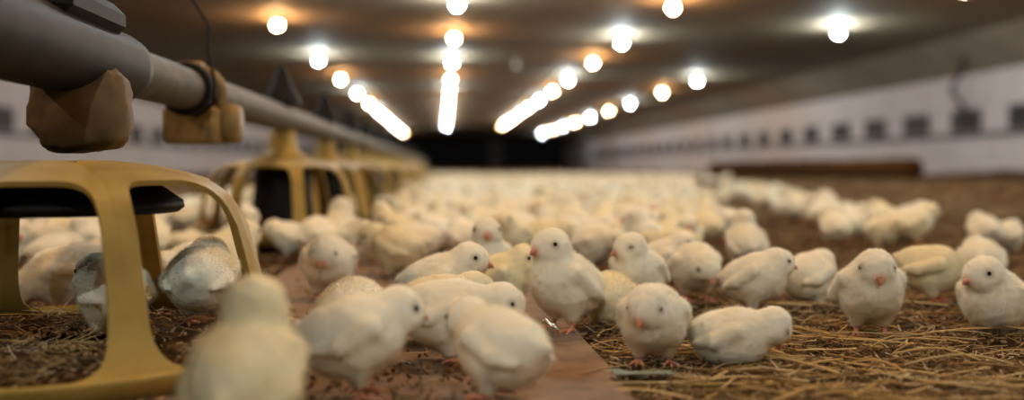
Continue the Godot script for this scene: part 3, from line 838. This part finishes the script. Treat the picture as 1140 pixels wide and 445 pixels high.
func build_floor_cover() -> void:
	ground_noise.seed = 31; ground_noise.frequency = 1.0; ground_noise.fractal_octaves = 3
	var fl := get_node("floor")
	# near litter, uneven
	var mk := MeshMaker.new()
	var x0 := -1.3; var x1 := 2.1; var z0 := -0.45; var z1 := -4.2
	var nx := 240; var nz := 260
	for j in nz + 1:
		for i in nx + 1:
			var x := lerpf(x0, x1, i / float(nx)); var z := lerpf(z0, z1, j / float(nz))
			var edge := clampf(minf(minf(x - x0, x1 - x), minf(z0 - z, z - z1)) / 0.12, 0.0, 1.0)
			mk.add(Vector3(x, lerpf(-0.016, ground_y(x, z), edge), z))
	for j in nz:
		for i in nx:
			var q := j * (nx + 1) + i
			mk.quad(q, q + 1, q + nx + 2, q + nx + 1)
	var bed := part("litter_bed", mk.commit(), M.litter, fl)
	bed.set_meta("label", "dark brown uneven litter")
	# straw: the largest stalks as pieces, the rest as one mass
	var shapes := [straw_mesh(0.04, 0.7, 1), straw_mesh(0.12, 0.5, 2), straw_mesh(-0.08, 0.35, 3), straw_mesh(0.02, 0.9, 4)]
	var tones: Array = []
	for c in [Color(0.46, 0.29, 0.10), Color(0.58, 0.395, 0.16), Color(0.30, 0.175, 0.065), Color(0.64, 0.475, 0.24)]:
		tones.append(mat(c.linear_to_srgb(), 0.6, 0.3))
	for k in 300:
		var z := -lerpf(0.66, 1.75, pow(rng.randf(), 1.5)); var x := rng.randf_range(0.16, 0.16 + absf(z) * 0.62)
		if k < 90: z = -rng.randf_range(0.74, 1.08); x = rng.randf_range(0.16, 0.50)
		if k > 260: x = rng.randf_range(-0.75, -0.40)
		var o := part("straw", shapes[rng.randi() % 4], tones[rng.randi() % 4], fl)
		var ln := rng.randf_range(0.045, 0.15)
		var th := rng.randf_range(0.06, 0.11) / maxf(ln, 0.05) * 0.75
		o.basis = Basis(Vector3.UP, rng.randf_range(-0.9, 0.9) + (PI if rng.randf() < 0.5 else 0.0)) * Basis(Vector3.BACK, rng.randf_range(-0.12, 0.12)) * Basis(Vector3.RIGHT, rng.randf() * TAU) * Basis.from_scale(Vector3(ln, ln * th, ln * th))
		o.position = Vector3(x, top_y(x, z) + rng.randf_range(0.003, 0.009), z)
	for set_ in 4:
		var xf: Array = []; var cols: Array = []
		var want: int = [9000, 6500, 6500, 5500][set_]
		while xf.size() < want:
			var z := -lerpf(0.55, 4.0, pow(rng.randf(), 1.8)); var x := rng.randf_range(-0.55, 0.66) * absf(z) * 1.05 + 0.07 + rng.randfn(0.0, 0.22)
			var on_paper := x > PAPER_X0 - 0.02 and x < PAPER_X1 + 0.012
			if on_paper and not (x < 0.02 + rng.randfn(0.0, 0.03) and rng.randf() < 0.10 and z > -1.5): continue
			if x < PAPER_X0 and rng.randf() < 0.45: continue
			var ln := rng.randf_range(0.010, 0.045) * (1.0 + absf(z) * 0.12)
			if on_paper: ln *= 0.6
			var th := clampf(0.030 / ln, 0.7, 2.2)
			var b := Basis(Vector3.UP, rng.randf() * TAU) * Basis(Vector3.BACK, rng.randfn(0.0, 0.22)) * Basis(Vector3.RIGHT, rng.randf() * TAU) * Basis.from_scale(Vector3(ln, ln * th, ln * th))
			xf.append(Transform3D(b, Vector3(x, top_y(x, z) + rng.randf_range(0.0, 0.006) + (0.006 if on_paper else 0.0), z)))
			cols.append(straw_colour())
		while xf.size() < want + 9000:                  # farther down the house, longer bits
			var z := -lerpf(3.6, 15.0, pow(rng.randf(), 1.5)); var x := rng.randf_range(-0.5, 0.75) * absf(z) + rng.randfn(0.0, 0.5)
			if x > PAPER_X0 and x < PAPER_X1 and z > -9.5: continue
			var ln := rng.randf_range(0.04, 0.13)
			var b := Basis(Vector3.UP, rng.randf() * TAU) * Basis(Vector3.BACK, rng.randfn(0.0, 0.2)) * Basis.from_scale(Vector3(ln, ln * 1.2, ln * 1.2))
			xf.append(Transform3D(b, Vector3(x, rng.randf_range(-0.008, 0.004), z)))
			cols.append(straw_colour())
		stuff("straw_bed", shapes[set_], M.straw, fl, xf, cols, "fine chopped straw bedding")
	# crumbs of litter trodden over the paper and round the feeder
	var chip := MeshMaker.new()
	chip.bevel_box(Vector3(-0.5, -0.3, -0.4), Vector3(0.5, 0.3, 0.4), 0.2)
	var xf2: Array = []; var cols2: Array = []
	while xf2.size() < 14000:
		var z := -lerpf(0.55, 3.0, pow(rng.randf(), 1.8)); var x := rng.randf_range(-0.5, 0.6) * absf(z) * 1.05
		var thin := clampf((0.055 - x) / 0.07, 0.0, 1.0)
		if x > PAPER_X0 and x < PAPER_X1:
			if z < -1.25: thin *= 0.25
			if rng.randf() > thin * (0.75 if ground_noise.get_noise_2d(x * 14.0, z * 14.0) > -0.25 else 0.2) + 0.008: continue
		var s := rng.randf_range(0.0015, 0.0050)
		var b := Basis.from_euler(Vector3(rng.randf() * 6.0, rng.randf() * 6.0, rng.randf() * 6.0)) * Basis.from_scale(Vector3(s * 1.6, s, s))
		xf2.append(Transform3D(b, Vector3(x, maxf(top_y(x, z), 0.003 if x > PAPER_X0 and x < PAPER_X1 else -0.01) + s * 0.4, z)))
		cols2.append(Color(0.13, 0.075, 0.035).lerp(Color(0.36, 0.23, 0.11), rng.randf()))
	stuff("litter_crumbs", chip.commit(), M.straw, fl, xf2, cols2, "brown crumbs of litter")
	# kraft paper strip
	mk = MeshMaker.new()
	var pn := FastNoiseLite.new(); pn.seed = 2; pn.frequency = 3.0
	var cx := 20; var cz := 150
	for lvl in 2:
		for j in cz + 1:
			for i in cx + 1:
				var u := i / float(cx); var w := pow(j / float(cz), 1.6)
				var x := lerpf(PAPER_X0, PAPER_X1, u); var z := lerpf(-0.45, -9.5, w)
				x += (pn.get_noise_2d(z * 2.0, 7.0) * 0.004) * (1.0 if i == cx else 0.0)
				mk.add(Vector3(x, 0.0022 + pn.get_noise_2d(x * 1.5, z * 1.5) * 0.0025 - lvl * 0.001, z))
	var lv := (cx + 1) * (cz + 1)
	for j in cz:
		for i in cx:
			var q := j * (cx + 1) + i
			mk.quad(q, q + 1, q + cx + 2, q + cx + 1)
			mk.quad(lv + q, lv + q + cx + 1, lv + q + cx + 2, lv + q + 1)
		var e := j * (cx + 1)
		mk.quad(e + cx, lv + e + cx, lv + e + cx * 2 + 1, e + cx * 2 + 1)
		mk.quad(lv + e, e, e + cx + 1, lv + e + cx + 1)
	tag(part("paper_strip", mk.commit(), M.paper, self), "brown paper strip laid along the feeder line, littered with crumbs", "paper")
	# small things on the floor
	mk = MeshMaker.new()
	mk.tube([Vector3(-0.012, 0, 0), Vector3(-0.003, 0, 0), Vector3(-0.0025, 0, 0), Vector3(0.006, 0, 0), Vector3(0.0065, 0, 0), Vector3(0.014, 0, 0)], [0.003, 0.003, 0.005, 0.005, 0.002, 0.0016], 14)
	var nip := part("drinker_nipple", mk.commit(), M.steel, self, Vector3(0.108, 0.020, -0.985))
	nip.rotation = Vector3(0, 0.35, -0.75)
	tag(nip, "small shiny metal nipple in front of the reaching chick's beak", "nipple")
	mk = MeshMaker.new()
	var sn := FastNoiseLite.new(); sn.frequency = 25.0
	for lvl in 2:
		for j in 7:
			for i in 13:
				var p := Vector3(lerpf(-0.026, 0.024, i / 12.0), 0, lerpf(-0.012, 0.014, j / 6.0) + i * 0.0004)
				p.y = 0.006 + sn.get_noise_2d(p.x, p.z) * 0.006 - lvl * 0.0008
				mk.add(p)
	for j in 6:
		for i in 12:
			var q := j * 13 + i
			mk.quad(q, q + 13, q + 14, q + 1); mk.quad(91 + q, 91 + q + 1, 91 + q + 14, 91 + q + 13)
	tag(part("plastic_scrap", mk.commit(), M.scrap, self, Vector3(0.166, 0.004, -0.815)), "grey-green scrap of plastic beside the paper corner under the drowsy chick", "scrap")
	mk = MeshMaker.new()
	mk.tube([Vector3(-0.62, 0.004, -1.32), Vector3(-0.56, 0.030, -1.36), Vector3(-0.47, 0.066, -1.42)], [0.011, 0.010, 0.008], 8, Color.WHITE, 0.6)
	tag(part("dark_stick", mk.commit(), M.wood, self), "dark stick leaning at far left beneath the feeder top", "stick")

func stuff(called: String, mesh: Mesh, m: Material, parent: Node, xf: Array, cols: Array, label: String) -> MultiMeshInstance3D:
	var mm := MultiMesh.new()
	mm.transform_format = MultiMesh.TRANSFORM_3D; mm.use_colors = cols.size() > 0
	mm.mesh = mesh; mm.instance_count = xf.size()
	for i in xf.size():
		mm.set_instance_transform(i, xf[i])
		if cols.size() > 0: mm.set_instance_color(i, cols[i])
	var o := MultiMeshInstance3D.new(); o.name = called; o.multimesh = mm; o.material_override = m
	parent.add_child(o, true)
	o.set_meta("kind", "stuff"); o.set_meta("label", label)
	return o

# ------------------------------------------------------------------ the flock
func build_chicks() -> void:
	var fine := {}; var plain := {}
	var k := 0
	for name_ in POSES:
		fine[name_] = make_chick(POSES[name_], 0.0027, k, 3)
		k += 1
	for name_ in ["tall", "normal", "look", "low", "reach", "bow", "squat", "turnl"]:
		plain[name_] = make_chick(POSES[name_], 0.0045, k, 0)
		k += 1
	var spots: Array = []
	for c in CHICKS:
		var o := chick_node(fine[c[3]], true, 1 if ("yellow" in c[5]) else 0)
		o.position = Vector3(c[0], 0.004 if (c[0] > PAPER_X0 and c[0] < PAPER_X1) else 0.002, c[1])
		if Vector2(c[0] - NEAR_PAN.x, c[1] - NEAR_PAN.z).length() < 0.2: o.position.y = top_y(c[0], c[1])
		o.rotation.y = deg_to_rad(c[2]); o.scale = Vector3.ONE * float(c[4])
		tag(o, c[5], "chick", "white chicks")
		if "yellow" in c[5]: 
			for ch in o.get_children():
				if ch.name.begins_with("body"): ch.material_override = M["down"][2]
				elif ch.name.begins_with("down"): ch.material_override = M["fuzz"][2]
		spots.append(Vector2(c[0], c[1]))
	# the flock behind them, shoulder to shoulder, thinning towards the right
	var kinds: Array = plain.keys()
	var made := 0; var tries := 0
	var rest: Array = []
	while tries < 60000 and rest.size() < 1300:
		tries += 1
		var d := lerpf(1.85, 17.0, pow(rng.randf(), 1.35 if made > 150 else 2.2))
		var right := lerpf(0.52, 1.25, clampf((d - 1.9) / 3.2, 0.0, 1.0)) + maxf(d - 5.1, 0.0) * 0.25
		right += rng.randfn(0.0, 0.022) * d * (1.0 if rng.randf() < 0.5 else 0.2)
		var left := -0.16 - maxf(d - 6.0, 0.0) * 0.14
		var x := rng.randf_range(left - (0.9 if d < 7.0 else 0.0), right)
		var in_line := false
		if rng.randf() < 0.10 and d < 7.5:          # a loose file of chicks apart at the right
			x = lerpf(0.99, 1.95, clampf((d - 2.08) / 4.3, 0.0, 1.3)) + rng.randfn(0.0, 0.05); in_line = true
			if d < 2.1: continue
		if x < left and rng.randf() < 0.75: continue
		if absf(x - PIPE_X) < 0.25 and d > 1.9: 
			if absf(fposmod(d - 2.27 + 0.41, 0.82) - 0.41) < 0.27: continue
		if Vector2(x, -d).distance_to(Vector2(PIPE_X, -2.27)) < 0.26: continue
		var p := Vector2(x, -d)
		var free := true
		var gap := 0.080 if d < 5.0 else 0.090
		for s in spots:
			if absf(s.x - p.x) < gap and s.distance_to(p) < gap:
				free = false; break
		if not free: continue
		spots.append(p)
		rest.append([x, d, in_line])
	rest.sort_custom(func(a, b): return a[1] < b[1])
	var singles := 300 - CHICKS.size()
	var far := {"tall": [], "low": [], "look": []}
	var far_cols := {"tall": [], "low": [], "look": []}
	for i in rest.size():
		var r: Array = rest[i]
		var turn := rng.randf() * TAU
		var size := rng.randf_range(0.80, 0.97)
		if i < singles:
			var pose: String = kinds[rng.randi() % kinds.size()]
			var o := chick_node(plain[pose], false, rng.randi() % 3)
			o.position = Vector3(r[0], 0.002, -r[1]); o.rotation.y = turn; o.scale = Vector3.ONE * size
			var grp := "flock behind the sharp chicks"
			if r[2]: grp = "file of chicks at the right"
			elif r[0] < PIPE_X + 0.1: grp = "chicks among the feeder pans"
			var spoke: float = r[0] / r[1]
			var mark := "left picture edge"
			for e in [[-0.36, "pecking chick"], [-0.26, "thick feeder arm"], [-0.16, "second feeder pan"], [-0.08, "round chick beside feeder"], [-0.02, "yellow-necked chick"], [0.02, "yellow-backed chick"], [0.07, "chick facing the camera"], [0.11, "tall left-looking chick"], [0.15, "crouched yellowish chick"], [0.2, "half-closed-eye chick"], [0.25, "bowing chick"], [0.31, "right-looking chick"], [0.38, "turned-away chick"], [0.45, "chick with closed eyes"]]:
				if spoke > e[0] - 0.02: mark = e[1]
			var how: String = {"tall": "head high", "normal": "head up", "look": "head half up", "low": "head low", "reach": "neck stretched", "bow": "head bowed", "squat": "crouching", "turnl": "head turned"}[pose]
			var facing: String = ["facing forward", "facing right", "facing away", "facing left"][int(fposmod(turn + PI / 4.0, TAU) / (PI / 2.0)) % 4]
			var step: int = clampi(int((r[1] - 1.8) / 0.28), 0, 14)
			var lab: String = "blurred chick, %s, %s, in %s row behind the %s" % [how, facing, NTH[step], mark]
			tag(o, lab, "chick", grp)
		else:
			var pose: String = far.keys()[rng.randi() % 3]
			far[pose].append(Transform3D(Basis(Vector3.UP, turn) * Basis.from_scale(Vector3.ONE * size), Vector3(r[0], -0.008 if r[1] > 4.0 else 0.0, -r[1])))
			far_cols[pose].append([Color(1, 1, 1), Color(0.97, 0.94, 0.86), Color(0.95, 0.88, 0.72)][rng.randi() % 3])
	var crowd := thing("distant_chicks", "mass of tiny blurred chicks at the far end of the flock", "chicks")
	crowd.set_meta("kind", "stuff")
	for pose in far:
		stuff("chick_mass", plain[pose].body, M["down"][0], crowd, far[pose], far_cols[pose], "tiny blurred chicks")
	print("chicks ", rest.size(), " tries ", tries)
